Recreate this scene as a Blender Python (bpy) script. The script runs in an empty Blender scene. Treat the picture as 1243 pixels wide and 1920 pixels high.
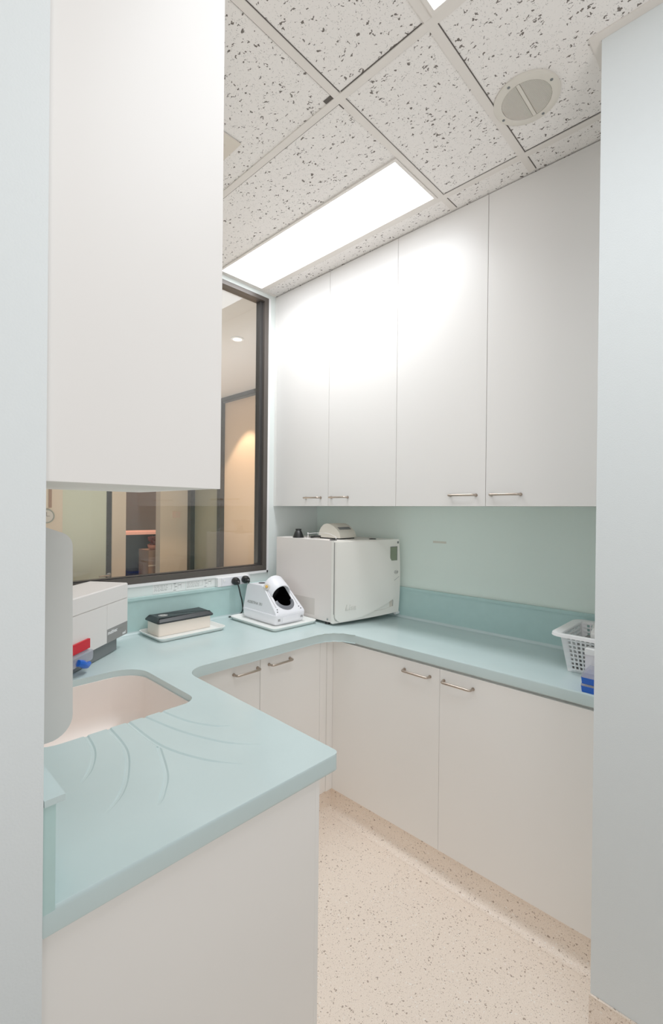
import bpy, bmesh, math, random
from mathutils import Vector, Matrix
random.seed(4)
SC = bpy.context.scene
COL = SC.collection
R = math.radians

# ------------------------------------------------------------------ camera
F, PX, PY = 865.0, 621.5, 960.0
va = Vector((-287 - PX, 948 - PY, F)).normalized()
vb = Vector((1445 - PX, 966 - PY, F))
vb = (vb - va * va.dot(vb)).normalized()
vu = vb.cross(va)
if vu.y > 0: vu = -vu
right = Vector((vb.x, va.x, vu.x)); down = Vector((vb.y, va.y, vu.y)); fwd = Vector((vb.z, va.z, vu.z))
cam = bpy.data.cameras.new('camera'); camo = bpy.data.objects.new('camera', cam); COL.objects.link(camo)
m = Matrix.Identity(4)
for i in range(3):
    m[i][0], m[i][1], m[i][2] = right[i], -down[i], -fwd[i]
m[2][3] = 1.52
camo.matrix_world = m
cam.sensor_fit = 'HORIZONTAL'; cam.sensor_width = 36; cam.lens = F / 1243 * 36
cam.clip_start = .02
SC.camera = camo
SC.view_settings.view_transform = 'Standard'
SC.view_settings.look = 'None'
SC.view_settings.exposure = 0.22
SC.view_settings.gamma = 1.33

# ------------------------------------------------------------------ materials
def lin(c):
    return tuple(((x / 255) / 12.92 if x / 255 <= .04045 else ((x / 255 + .055) / 1.055) ** 2.4) for x in c) + (1,)

def mat(name, rgb, rough=.5, metal=0., spec=.5, noise=0., nscale=40, bump=0., bscale=200, emit=None, estr=0, coat=0.):
    M = bpy.data.materials.new(name); M.use_nodes = True
    nt = M.node_tree; b = nt.nodes['Principled BSDF']
    c = lin(rgb)
    b.inputs['Base Color'].default_value = c
    b.inputs['Roughness'].default_value = rough
    b.inputs['Metallic'].default_value = metal
    b.inputs['Specular IOR Level'].default_value = spec
    b.inputs['Coat Weight'].default_value = coat
    tc = nt.nodes.new('ShaderNodeTexCoord')
    n = nt.nodes.new('ShaderNodeTexNoise'); n.inputs['Scale'].default_value = nscale; n.inputs['Detail'].default_value = 4
    nt.links.new(tc.outputs['Object'], n.inputs['Vector'])
    mx = nt.nodes.new('ShaderNodeMix'); mx.data_type = 'RGBA'; mx.blend_type = 'MULTIPLY'
    mr = nt.nodes.new('ShaderNodeMapRange'); mr.inputs['From Min'].default_value = .3; mr.inputs['From Max'].default_value = .7
    mr.inputs['To Min'].default_value = 1 - max(noise, .01); mr.inputs['To Max'].default_value = 1
    nt.links.new(n.outputs['Fac'], mr.inputs['Value'])
    mx.inputs[0].default_value = 1; mx.inputs[6].default_value = c
    nt.links.new(mr.outputs['Result'], mx.inputs[7])
    nt.links.new(mx.outputs[2], b.inputs['Base Color'])
    if bump:
        n2 = nt.nodes.new('ShaderNodeTexNoise'); n2.inputs['Scale'].default_value = bscale
        nt.links.new(tc.outputs['Object'], n2.inputs['Vector'])
        bp = nt.nodes.new('ShaderNodeBump'); bp.inputs['Strength'].default_value = bump; bp.inputs['Distance'].default_value = .002
        nt.links.new(n2.outputs['Fac'], bp.inputs['Height']); nt.links.new(bp.outputs['Normal'], b.inputs['Normal'])
    if emit:
        b.inputs['Emission Color'].default_value = lin(emit); b.inputs['Emission Strength'].default_value = estr
    return M

def glass_mat(name, tint=(255, 255, 255), ior=1.5, rough=0.0, milk=0.0, milk_rgb=(200, 210, 195)):
    M = bpy.data.materials.new(name); M.use_nodes = True
    nt = M.node_tree; nt.nodes.clear()
    out = nt.nodes.new('ShaderNodeOutputMaterial')
    tr = nt.nodes.new('ShaderNodeBsdfTransparent'); tr.inputs[0].default_value = lin(tint)
    gl = nt.nodes.new('ShaderNodeBsdfGlossy'); gl.inputs['Roughness'].default_value = rough
    fr = nt.nodes.new('ShaderNodeFresnel'); fr.inputs['IOR'].default_value = ior
    mx = nt.nodes.new('ShaderNodeMixShader')
    ge = nt.nodes.new('ShaderNodeNewGeometry')
    mi = nt.nodes.new('ShaderNodeMix'); mi.data_type = 'FLOAT'; mi.inputs[2].default_value = ior; mi.inputs[3].default_value = 1 / ior
    nt.links.new(ge.outputs['Backfacing'], mi.inputs[0]); nt.links.new(mi.outputs[0], fr.inputs['IOR'])
    nt.links.new(fr.outputs[0], mx.inputs[0])
    src = tr.outputs[0]
    if milk:
        df = nt.nodes.new('ShaderNodeBsdfDiffuse'); df.inputs[0].default_value = lin(milk_rgb)
        m2 = nt.nodes.new('ShaderNodeMixShader'); m2.inputs[0].default_value = milk
        nt.links.new(tr.outputs[0], m2.inputs[1]); nt.links.new(df.outputs[0], m2.inputs[2]); src = m2.outputs[0]
    nt.links.new(src, mx.inputs[1]); nt.links.new(gl.outputs[0], mx.inputs[2])
    nt.links.new(mx.outputs[0], out.inputs['Surface'])
    return M

def emit_mat(name, rgb, s):
    M = bpy.data.materials.new(name); M.use_nodes = True
    nt = M.node_tree; nt.nodes.clear()
    out = nt.nodes.new('ShaderNodeOutputMaterial'); e = nt.nodes.new('ShaderNodeEmission')
    e.inputs[0].default_value = lin(rgb); e.inputs[1].default_value = s
    nt.links.new(e.outputs[0], out.inputs['Surface'])
    return M

def ceiling_mat():
    M = bpy.data.materials.new('fissured_tile'); M.use_nodes = True
    nt = M.node_tree; b = nt.nodes['Principled BSDF']; b.inputs['Roughness'].default_value = .95
    b.inputs['Specular IOR Level'].default_value = .1
    tc = nt.nodes.new('ShaderNodeTexCoord')
    L = nt.links.new
    # warp
    wn = nt.nodes.new('ShaderNodeTexNoise'); wn.inputs['Scale'].default_value = 62; wn.inputs['Detail'].default_value = 3
    L(tc.outputs['Object'], wn.inputs['Vector'])
    wv = nt.nodes.new('ShaderNodeVectorMath'); wv.operation = 'MULTIPLY_ADD'
    wv.inputs[1].default_value = (.034, .034, 0)
    L(wn.outputs['Color'], wv.inputs[0]); L(tc.outputs['Object'], wv.inputs[2])
    mp = nt.nodes.new('ShaderNodeMapping'); mp.inputs['Scale'].default_value = (80, 34, 1)
    mp.inputs['Rotation'].default_value = (0, 0, R(6))
    L(wv.outputs[0], mp.inputs['Vector'])
    vo = nt.nodes.new('ShaderNodeTexVoronoi'); vo.voronoi_dimensions = '2D'; vo.inputs['Scale'].default_value = 1
    L(mp.outputs[0], vo.inputs['Vector'])
    sp = nt.nodes.new('ShaderNodeSeparateColor'); L(vo.outputs['Color'], sp.inputs[0])
    # radius depends on the cell's random value
    rad = nt.nodes.new('ShaderNodeMapRange'); rad.inputs['From Min'].default_value = .30; rad.inputs['From Max'].default_value = 1
    rad.inputs['To Min'].default_value = 0; rad.inputs['To Max'].default_value = .30
    L(sp.outputs[0], rad.inputs['Value'])
    lt = nt.nodes.new('ShaderNodeMath'); lt.operation = 'LESS_THAN'; L(vo.outputs['Distance'], lt.inputs[0]); L(rad.outputs[0], lt.inputs[1])
    # break the fissures up
    bn = nt.nodes.new('ShaderNodeTexNoise'); bn.inputs['Scale'].default_value = 110; bn.inputs['Detail'].default_value = 2
    L(tc.outputs['Object'], bn.inputs['Vector'])
    bl = nt.nodes.new('ShaderNodeMath'); bl.operation = 'GREATER_THAN'; bl.inputs[1].default_value = .47; L(bn.outputs['Fac'], bl.inputs[0])
    f1 = nt.nodes.new('ShaderNodeMath'); f1.operation = 'MULTIPLY'; L(lt.outputs[0], f1.inputs[0]); L(bl.outputs[0], f1.inputs[1])
    # pin holes
    v2 = nt.nodes.new('ShaderNodeTexVoronoi'); v2.voronoi_dimensions = '2D'; v2.inputs['Scale'].default_value = 190
    L(wv.outputs[0], v2.inputs['Vector'])
    s2 = nt.nodes.new('ShaderNodeSeparateColor'); L(v2.outputs['Color'], s2.inputs[0])
    r2 = nt.nodes.new('ShaderNodeMapRange'); r2.inputs['From Min'].default_value = .3; r2.inputs['From Max'].default_value = 1
    r2.inputs['To Min'].default_value = 0; r2.inputs['To Max'].default_value = .27
    L(s2.outputs[1], r2.inputs['Value'])
    l2 = nt.nodes.new('ShaderNodeMath'); l2.operation = 'LESS_THAN'; L(v2.outputs['Distance'], l2.inputs[0]); L(r2.outputs[0], l2.inputs[1])
    f2 = nt.nodes.new('ShaderNodeMath'); f2.operation = 'MULTIPLY'; f2.inputs[1].default_value = .5; L(l2.outputs[0], f2.inputs[0])
    mxx = nt.nodes.new('ShaderNodeMath'); mxx.operation = 'MAXIMUM'; L(f1.outputs[0], mxx.inputs[0]); L(f2.outputs[0], mxx.inputs[1])
    mx = nt.nodes.new('ShaderNodeMix'); mx.data_type = 'RGBA'
    mx.inputs[6].default_value = lin((229, 224, 220)); mx.inputs[7].default_value = lin((96, 89, 84))
    L(mxx.outputs[0], mx.inputs[0]); L(mx.outputs[2], b.inputs['Base Color'])
    return M

def vinyl_mat():
    M = bpy.data.materials.new('speckled_vinyl'); M.use_nodes = True
    nt = M.node_tree; b = nt.nodes['Principled BSDF']; b.inputs['Roughness'].default_value = .42
    L = nt.links.new
    tc = nt.nodes.new('ShaderNodeTexCoord')
    wn = nt.nodes.new('ShaderNodeTexNoise'); wn.inputs['Scale'].default_value = 120; wn.inputs['Detail'].default_value = 2
    L(tc.outputs['Object'], wn.inputs['Vector'])
    wv = nt.nodes.new('ShaderNodeVectorMath'); wv.operation = 'MULTIPLY_ADD'; wv.inputs[1].default_value = (.012,) * 3
    L(wn.outputs['Color'], wv.inputs[0]); L(tc.outputs['Object'], wv.inputs[2])
    col = None
    base = nt.nodes.new('ShaderNodeTexNoise'); base.inputs['Scale'].default_value = 420; base.inputs['Detail'].default_value = 3
    L(tc.outputs['Object'], base.inputs['Vector'])
    cr = nt.nodes.new('ShaderNodeValToRGB'); cr.color_ramp.elements[0].position = .36; cr.color_ramp.elements[1].position = .62
    cr.color_ramp.elements[0].color = lin((229, 208, 188)); cr.color_ramp.elements[1].color = lin((248, 232, 216))
    L(base.outputs['Fac'], cr.inputs[0]); col = cr.outputs[0]
    for scale, lo, rmax, rgb, ch in ((90, .60, .33, (158, 136, 118), 0), (150, .55, .34, (160, 136, 116), 1), (250, .45, .36, (184, 160, 138), 2), (110, .7, .34, (246, 236, 224), 2)):
        v = nt.nodes.new('ShaderNodeTexVoronoi'); v.inputs['Scale'].default_value = scale; L(wv.outputs[0], v.inputs['Vector'])
        s = nt.nodes.new('ShaderNodeSeparateColor'); L(v.outputs['Color'], s.inputs[0])
        r = nt.nodes.new('ShaderNodeMapRange'); r.inputs['From Min'].default_value = lo; r.inputs['From Max'].default_value = 1
        r.inputs['To Min'].default_value = 0; r.inputs['To Max'].default_value = rmax
        L(s.outputs[ch], r.inputs['Value'])
        l = nt.nodes.new('ShaderNodeMath'); l.operation = 'LESS_THAN'; L(v.outputs['Distance'], l.inputs[0]); L(r.outputs[0], l.inputs[1])
        mx = nt.nodes.new('ShaderNodeMix'); mx.data_type = 'RGBA'
        L(l.outputs[0], mx.inputs[0]); L(col, mx.inputs[6]); mx.inputs[7].default_value = lin(rgb); col = mx.outputs[2]
    L(col, b.inputs['Base Color'])
    return M

M_LAM = mat('white_laminate', (226, 222, 218), .38, noise=.015, nscale=3)
M_LAMB = mat('cream_laminate', (240, 236, 231), .38, noise=.02, nscale=3)
M_CARC = mat('carcass_white', (215, 212, 206), .5)
M_TEAL = mat('teal_solid_surface', (188, 208, 208), .2, noise=.05, nscale=6, bump=.03, bscale=30)
M_TEALV = mat('teal_upstand', (168, 202, 199), .35, noise=.05, nscale=25)
M_MINT = mat('mint_paint', (226, 240, 231), .7, bump=.15, bscale=300)
M_WALLW = mat('white_mint_paint', (222, 229, 226), .7, bump=.15, bscale=300)
M_WALLB = mat('pale_blue_grey_paint', (217, 223, 224), .65, bump=.2, bscale=320)
M_CEIL = ceiling_mat()
M_TBAR = mat('grid_white', (214, 207, 200), .55)
M_GAP = mat('shadow_gap', (70, 64, 60), .9)
M_FLOOR = vinyl_mat()
M_BRONZE = mat('bronze_aluminium', (74, 67, 62), .4, metal=.35)
M_BRONZD = mat('dark_bronze', (30, 28, 27), .5)
M_GLASS = glass_mat('window_glass', (246, 248, 246), 1.6)
M_CLEAR = glass_mat('clear_plastic', (232, 233, 240), 1.45, .08, .3, (205, 205, 215))
M_LIGHT = emit_mat('light_diffuser', (246, 250, 255), 4.2)
M_NICKEL = mat('satin_nickel', (176, 160, 146), .32, metal=1.)
M_CREAM = mat('cream_sink', (240, 226, 217), .35)
M_WPLAS = mat('white_plastic', (236, 235, 235), .35)
M_WPLASB = mat('bluish_white_plastic', (232, 232, 238), .35)
M_GREYP = mat('light_grey_plastic', (218, 212, 208), .45)
M_BEIGEP = mat('autoclave_cream', (236, 232, 224), .38, noise=.02, nscale=4)
M_BEIGES = mat('autoclave_side', (228, 219, 213), .4, noise=.02, nscale=4)
M_DGREY = mat('mid_grey_plastic', (118, 116, 114), .5)
M_DGREY2 = mat('dark_grey_plastic', (92, 96, 97), .5)
M_BLACK = mat('black_plastic', (10, 10, 11), .4, spec=.35)
M_BLACKG = mat('gloss_black', (2, 2, 3), .15, spec=.3)
M_NAVYB = mat('black_lid', (26, 30, 33), .45, spec=.3)
M_TRAYW = mat('white_melamine_tray', (236, 238, 234), .3)
M_CASS = mat('cream_box', (238, 224, 210), .4)
M_RED = mat('red_card', (196, 12, 30), .55, spec=.2)
M_BLUE = mat('blue_plastic', (2, 78, 190), .4, spec=.3)
M_LCD = mat('lcd_green', (112, 122, 98), .25)
M_TEXT = mat('text_grey', (128, 128, 124), .5)
M_TEXTD = mat('text_dark', (60, 60, 60), .5)
M_TEXTW = mat('text_white', (228, 228, 228), .5)
M_AMBER = mat('amber', (214, 160, 60), .3)
M_PAPER = mat('paper', (236, 236, 234), .7)
M_VENTB = mat('vent_beige', (206, 196, 182), .5)
M_SPK = mat('speaker_plastic', (205, 199, 188), .5)
M_STEEL = mat('steel', (190, 190, 188), .25, metal=1.)
# adjoining room
M_RBEIGE = mat('beige_wall', (222, 205, 182), .7)
M_RWHITE = mat('pale_wall', (206, 202, 194), .7)
M_RPINK = mat('warm_panel', (226, 196, 166), .6)
M_RDARK = mat('dark_panel', (26, 28, 26), .6)
M_RBROWN = mat('brown_panel', (150, 118, 96), .6)
M_RCORAL = mat('coral_top', (226, 150, 126), .4, emit=(235, 150, 120), estr=.5)  # emission stands in for warm light falling on the counter top
M_FROST = mat('frosted_glass', (204, 212, 190), .35)
M_GREENG = mat('grey_green_panel', (140, 138, 116), .3)
M_RCEIL = mat('far_ceiling', (214, 208, 204), .8)

# ------------------------------------------------------------------ builders
WM = {}
def reg(o, mw): WM[o.name] = mw

def empty(name, loc=(0, 0, 0), rz=0.):
    o = bpy.data.objects.new(name, None); COL.objects.link(o)
    o.empty_display_size = .05
    o.location = loc; o.rotation_euler = (0, 0, rz)
    reg(o, Matrix.Translation(Vector(loc)) @ Matrix.Rotation(rz, 4, 'Z'))
    return o

def thing(name, label, cat, loc=(0, 0, 0), rz=0., group=None):
    o = empty(name, loc, rz); tag(o, label, cat, group); return o

def tag(o, label, cat, group=None):
    o['label'] = label; o['category'] = cat
    if group: o['group'] = group
    return o

def struct(o): o['kind'] = 'structure'; return o

def finish(me, angle=35):
    for p in me.polygons: p.use_smooth = True
    me.set_sharp_from_angle(angle=R(angle))

def obj(name, bm, material, parent=None, world=True, bevel=0., seg=2, angle=35, doubles=True):
    """link bm as one mesh; world=True: bm is in world space and is moved into its parent's space"""
    if bevel:
        es = [e for e in bm.edges if len(e.link_faces) == 2 and e.calc_face_angle(0) > R(30)]
        bmesh.ops.bevel(bm, geom=es, offset=bevel, segments=seg, affect='EDGES', profile=.5, clamp_overlap=True)
    pm = WM[parent.name] if parent else Matrix.Identity(4)
    if parent and world: bm.transform(pm.inverted())
    bmesh.ops.recalc_face_normals(bm, faces=bm.faces[:])
    me = bpy.data.meshes.new(name); bm.to_mesh(me); bm.free()
    for mm in (material if isinstance(material, (list, tuple)) else [material]): me.materials.append(mm)
    finish(me, angle)
    o = bpy.data.objects.new(name, me); COL.objects.link(o)
    if parent: o.parent = parent
    reg(o, pm)
    return o

def base_origin(o):
    """move a top-level mesh's origin to the middle of its base"""
    xs = [v.co for v in o.data.vertices]
    c = Vector(((min(v.x for v in xs) + max(v.x for v in xs)) / 2, (min(v.y for v in xs) + max(v.y for v in xs)) / 2, min(v.z for v in xs)))
    o.data.transform(Matrix.Translation(-c)); o.location = c; reg(o, Matrix.Translation(c)); return o

def bx(bm, x0, x1, y0, y1, z0, z1, mi=0):
    v = [bm.verts.new(p) for p in ((x0, y0, z0), (x1, y0, z0), (x1, y1, z0), (x0, y1, z0), (x0, y0, z1), (x1, y0, z1), (x1, y1, z1), (x0, y1, z1))]
    for f in ((0, 3, 2, 1), (4, 5, 6, 7), (0, 1, 5, 4), (1, 2, 6, 5), (2, 3, 7, 6), (3, 0, 4, 7)):
        bm.faces.new([v[i] for i in f]).material_index = mi
    return bm

def box(*a): return bx(bmesh.new(), *a)

def fillet(pts, radii, n=8):
    out = []
    N = len(pts)
    for i, p in enumerate(pts):
        r = radii[i] if isinstance(radii, (list, tuple)) else radii
        p = Vector(p[:2]); a = Vector(pts[i - 1][:2]); b = Vector(pts[(i + 1) % N][:2])
        if r <= 0: out.append(p); continue
        d1 = (a - p).normalized(); d2 = (b - p).normalized()
        ang = d1.angle(d2); t = r / math.tan(ang / 2)
        p1 = p + d1 * t; p2 = p + d2 * t
        c = p + (d1 + d2).normalized() * (r / math.sin(ang / 2))
        s1 = p1 - c; s2 = p2 - c
        tot = s1.angle_signed(s2)
        for k in range(n + 1):
            q = s1.copy(); q.rotate(Matrix.Rotation(-tot * k / n, 2)); out.append(c + q)
    return out

def prism(bm, pts, z0, z1, top_scale=None, mi=0):
    lo = [bm.verts.new((p[0], p[1], z0)) for p in pts]
    tp = top_scale or pts
    hi = [bm.verts.new((p[0], p[1], z1)) for p in tp]
    n = len(pts)
    bm.faces.new(lo[::-1]).material_index = mi; bm.faces.new(hi).material_index = mi
    for i in range(n):
        bm.faces.new((lo[i], lo[(i + 1) % n], hi[(i + 1) % n], hi[i])).material_index = mi
    return bm

def inset_poly(pts, d):
    n = len(pts); out = []
    area = sum(pts[i][0] * pts[(i + 1) % n][1] - pts[(i + 1) % n][0] * pts[i][1] for i in range(n))
    s = 1 if area > 0 else -1
    for i in range(n):
        a = Vector(pts[i - 1][:2]); p = Vector(pts[i][:2]); b = Vector(pts[(i + 1) % n][:2])
        n1 = Vector((-(p - a).y, (p - a).x)).normalized() * s; n2 = Vector((-(b - p).y, (b - p).x)).normalized() * s
        nn = (n1 + n2); nn.normalize(); k = max(.5, nn.dot(n1))
        out.append(p + nn * d / k)
    return out

def profile(bm, prof, axis, a0, a1, mi=0):
    """extrude a closed 2-D profile along an axis: axis 'X' -> prof=(y,z); 'Y' -> prof=(x,z)"""
    def P(p, a): return (a, p[0], p[1]) if axis == 'X' else (p[0], a, p[1])
    A = [bm.verts.new(P(p, a0)) for p in prof]; B = [bm.verts.new(P(p, a1)) for p in prof]
    n = len(prof)
    bm.faces.new(A).material_index = mi; bm.faces.new(B[::-1]).material_index = mi
    for i in range(n): bm.faces.new((A[i], B[i], B[(i + 1) % n], A[(i + 1) % n])).material_index = mi
    return bm

def smooth_path(pts, n=6):
    """Catmull-Rom"""
    P = [Vector(p) for p in pts]; out = []
    for i in range(len(P) - 1):
        a = P[i - 1] if i else P[0] * 2 - P[1]; b = P[i]; c = P[i + 1]; d = P[i + 2] if i + 2 < len(P) else P[-1] * 2 - P[-2]
        for k in range(n):
            t = k / n
            out.append(.5 * ((2 * b) + (c - a) * t + (2 * a - 5 * b + 4 * c - d) * t * t + (3 * b - a - 3 * c + d) * t ** 3))
    out.append(P[-1]); return out

def tube(bm, pts, r, seg=10, cap=True, mi=0):
    P = [Vector(p) for p in pts]; rings = []
    up = Vector((0, 0, 1))
    for i, p in enumerate(P):
        t = (P[min(i + 1, len(P) - 1)] - P[max(i - 1, 0)]).normalized()
        ref = up if abs(t.dot(up)) < .95 else Vector((1, 0, 0))
        if rings:
            s = prev - t * prev.dot(t); s.normalize()
        else: s = t.cross(ref).normalized()
        prev = s; w = t.cross(s)
        rr = r[i] if isinstance(r, (list, tuple)) else r
        rings.append([bm.verts.new(p + (s * math.cos(a) + w * math.sin(a)) * rr) for a in (2 * math.pi * k / seg for k in range(seg))])
    for i in range(len(rings) - 1):
        for k in range(seg):
            bm.faces.new((rings[i][k], rings[i][(k + 1) % seg], rings[i + 1][(k + 1) % seg], rings[i + 1][k])).material_index = mi
    if cap:
        bm.faces.new(rings[0][::-1]).material_index = mi; bm.faces.new(rings[-1]).material_index = mi
    return bm

def lathe(bm, prof, c=(0, 0, 0), seg=28, axis='Z'):
    """prof: (r, h) pairs from one end to the other"""
    rings = []
    for r, h in prof:
        ring = []
        for k in range(seg):
            a = 2 * math.pi * k / seg
            p = (r * math.cos(a), r * math.sin(a), h)
            if axis == 'Y': p = (p[0], p[2], p[1])
            if axis == 'X': p = (p[2], p[0], p[1])
            ring.append(bm.verts.new(Vector(c) + Vector(p)))
        rings.append(ring)
    for i in range(len(rings) - 1):
        for k in range(seg):
            bm.faces.new((rings[i][k], rings[i][(k + 1) % seg], rings[i + 1][(k + 1) % seg], rings[i + 1][k]))
    bm.faces.new(rings[0][::-1]); bm.faces.new(rings[-1])
    return bm

def boolean(o, cutters, op='DIFFERENCE'):
    tmp = []
    for bm in cutters:
        bmesh.ops.recalc_face_normals(bm, faces=bm.faces[:])
        me = bpy.data.meshes.new('cut'); bm.to_mesh(me); bm.free()
        c = bpy.data.objects.new('cut', me); COL.objects.link(c); tmp.append(c)
        c.matrix_world = WM[o.name]
        md = o.modifiers.new('b', 'BOOLEAN'); md.operation = op; md.solver = 'EXACT'; md.object = c
    bpy.context.view_layer.update()
    dg = bpy.context.evaluated_depsgraph_get()
    me = bpy.data.meshes.new_from_object(o.evaluated_get(dg))
    o.modifiers.clear(); old = o.data; o.data = me
    for c in tmp:
        d = c.data; bpy.data.objects.remove(c); bpy.data.meshes.remove(d)
    bpy.data.meshes.remove(old)
    finish(me)

def lettering(name, s, size, M4, material, parent, ext=.0006, shear=0., space=1., bold=0.):
    cu = bpy.data.curves.new('t', 'FONT'); cu.body = s; cu.size = size; cu.extrude = ext; cu.shear = shear
    cu.space_character = space; cu.offset = bold; cu.resolution_u = 3; cu.align_x = 'LEFT'
    t = bpy.data.objects.new('t', cu); COL.objects.link(t)
    bpy.context.view_layer.update()
    me = bpy.data.meshes.new_from_object(t.evaluated_get(bpy.context.evaluated_depsgraph_get()))
    bpy.data.objects.remove(t); bpy.data.curves.remove(cu)
    me.transform(M4); me.name = name; me.materials.clear(); me.materials.append(material)
    o = bpy.data.objects.new(name, me); COL.objects.link(o); o.parent = parent; reg(o, WM[parent.name])
    return o

def frame_at(origin, xdir, ydir):
    x = Vector(xdir).normalized(); y = Vector(ydir); y = (y - x * y.dot(x)).normalized(); z = x.cross(y)
    M4 = Matrix.Identity(4)
    for i in range(3): M4[i][0], M4[i][1], M4[i][2], M4[i][3] = x[i], y[i], z[i], origin[i]
    return M4

# ------------------------------------------------------------------ room shell
CZ = 2.83      # ceiling
YW = 2.22      # window wall
XR = 2.194     # wall behind the right-hand run
XL = .200      # wall on the left
BT = .92       # bench top
struct(base_origin(obj('floor', box(-2.2, 2.3, -2.6, 2.3, -.05, 0), M_FLOOR)))
struct(base_origin(obj('ceiling', box(-2.2, 2.3, -2.6, 2.22, CZ, CZ + .06), M_CEIL)))
bm = bmesh.new()
bx(bm, XR, XR + .1, .2, 2.32, 0, CZ)
struct(base_origin(obj('wall_right', bm, M_MINT)))
struct(base_origin(obj('wall_left', box(-2.2, XL, .765, 2.22, 0, CZ), M_WALLB, bevel=.004)))
struct(base_origin(obj('wall_front_right', box(1.43, 2.3, -2.6, .35, 0, CZ), M_WALLB, bevel=.004)))
WX0, WX1, WZ0, WZ1 = .35, 1.757, 1.156, 2.80
bm = bmesh.new()
bx(bm, -2.2, WX0, YW, YW + .09, 0, CZ); bx(bm, WX1, XR, YW, YW + .09, 0, CZ)
bx(bm, WX0, WX1, YW, YW + .09, 0, WZ0); bx(bm, WX0, WX1, YW, YW + .09, WZ1, CZ)
struct(base_origin(obj('wall_window', bm, M_WALLW)))

# coved vinyl skirting
def cove(x_face, z_top, sgn, r=.03, t=.006):
    pr = [(x_face, z_top)]
    for k in range(7):
        a = R(90) * k / 6
        pr.append((x_face + sgn * (r - r * math.cos(a)), r - r * math.sin(a) + .0005))
    pr += [(x_face - sgn * t, .0005), (x_face - sgn * t, z_top)]
    return pr
bm = profile(bmesh.new(), cove(1.712, .113, -1, .04), 'Y', .352, 1.612)
struct(base_origin(obj('baseboard_right', bm, M_FLOOR)))
bm = profile(bmesh.new(), cove(1.612, .113, -1, .04), 'X', .82, 1.712)
struct(base_origin(obj('baseboard_back', bm, M_FLOOR)))
bm = profile(bmesh.new(), cove(1.426, .186, -1, .03, .0035), 'Y', -2.5, .353)
bx(bm, 1.4235, 1.4295, -2.5, .352, .186, .189)
struct(base_origin(obj('baseboard_front_right', bm, M_FLOOR)))

# ceiling grid
bm = bmesh.new()
zb0, zb1 = CZ - .004, CZ - .0002
w = .0125
for X in (.465, 1.071, 1.703):
    bx(bm, X - w, X + w, -2.5, 2.215, zb0, zb1)
for Y in (1.003, .672, -.54):
    segs = [(-2, .4525), (.4775, 1.0585), (1.0835, 1.6905), (1.7155, 1.80)]
    for a, b in segs:
        if Y < .3 and a > 1.4: continue
        bx(bm, a, b, Y - w, Y + w, zb0 + .0002, zb1)
bx(bm, 1.405, 1.4295, -2.5, .376, zb0, zb1); bx(bm, 1.4295, 1.6905, .352, .376, zb0, zb1); bx(bm, 1.7155, 2.19, .352, .376, zb0, zb1)
bx(bm, .2, 1.69, 2.196, 2.219, zb0, zb1); bx(bm, 1.7155, 1.80, 2.196, 2.219, zb0, zb1)
struct(base_origin(obj('trim_1', bm, M_TBAR)))
# dark strips painted as the shade in gaps beside loose tiles
bm = bmesh.new()
def gap(x0, x1, y0, y1): bx(bm, x0, x1, y0, y1, CZ - .0012, CZ - .0004)
gap(1.0835, 1.0875, 1.016, 2.19); gap(1.044, 1.0585, 1.016, 1.05); gap(1.0835, 1.11, 1.0155, 1.022)
gap(1.055, 1.0585, .69, .985); gap(1.0838, 1.086, .69, .985)
gap(1.0835, 1.688, .6565, .6595); gap(1.687, 1.6905, .38, .66); gap(1.0835, 1.69, .9885, .9905); gap(1.688, 1.6905, .69, .985)
gap(.48, 1.056, 1.0155, 1.0185); gap(.48, 1.056, .9875, .9905); gap(1.7155, 1.7175, .69, .985)
gap(1.7155, 1.80, .6565, .6595); gap(1.7155, 1.80, .9875, .9905)
struct(base_origin(obj('gap_shade', bm, M_GAP)))

# ------------------------------------------------------------------ window in the back wall
win = struct(empty('window_1', ((WX0 + WX1) / 2, YW + .03, WZ0)))
bm = bmesh.new()
FW = .03
bx(bm, WX0, WX1, YW - .006, YW + .06, WZ0, WZ0 + FW); bx(bm, WX0, WX1, YW - .006, YW + .06, WZ1 - .024, WZ1)
bx(bm, WX0, WX0 + FW, YW - .006, YW + .06, WZ0 + FW, WZ1 - .024); bx(bm, WX1 - FW, WX1, YW - .006, YW + .06, WZ0 + FW, WZ1 - .024)
obj('window_frame', bm, M_BRONZE, win, bevel=.0015)
bm = bmesh.new()
bx(bm, WX1 - .052, WX1 - FW, YW + .012, YW + .05, WZ0 + FW, WZ1 - .024); bx(bm, WX0 + FW, WX0 + .05, YW + .012, YW + .05, WZ0 + FW, WZ1 - .024)
bx(bm, WX0 + .05, WX1 - .052, YW + .012, YW + .05, WZ0 + FW, WZ0 + FW + .006)
obj('glazing_bead', bm, M_BRONZD, win)
obj('window_pane', box(WX0 + .04, WX1 - .045, YW + .028, YW + .034, WZ0 + .032, WZ1 - .022), M_GLASS, win)
bm = bmesh.new()
bx(bm, WX0, WX1 + .012, YW - .008, YW - .0002, WZ0 - .014, WZ0 - .0005); bx(bm, WX1 + .0005, WX1 + .014, YW - .008, YW - .0002, WZ0 - .014, WZ1)
struct(base_origin(obj('trim_3', bm, M_WPLAS, bevel=.002)))

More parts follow.
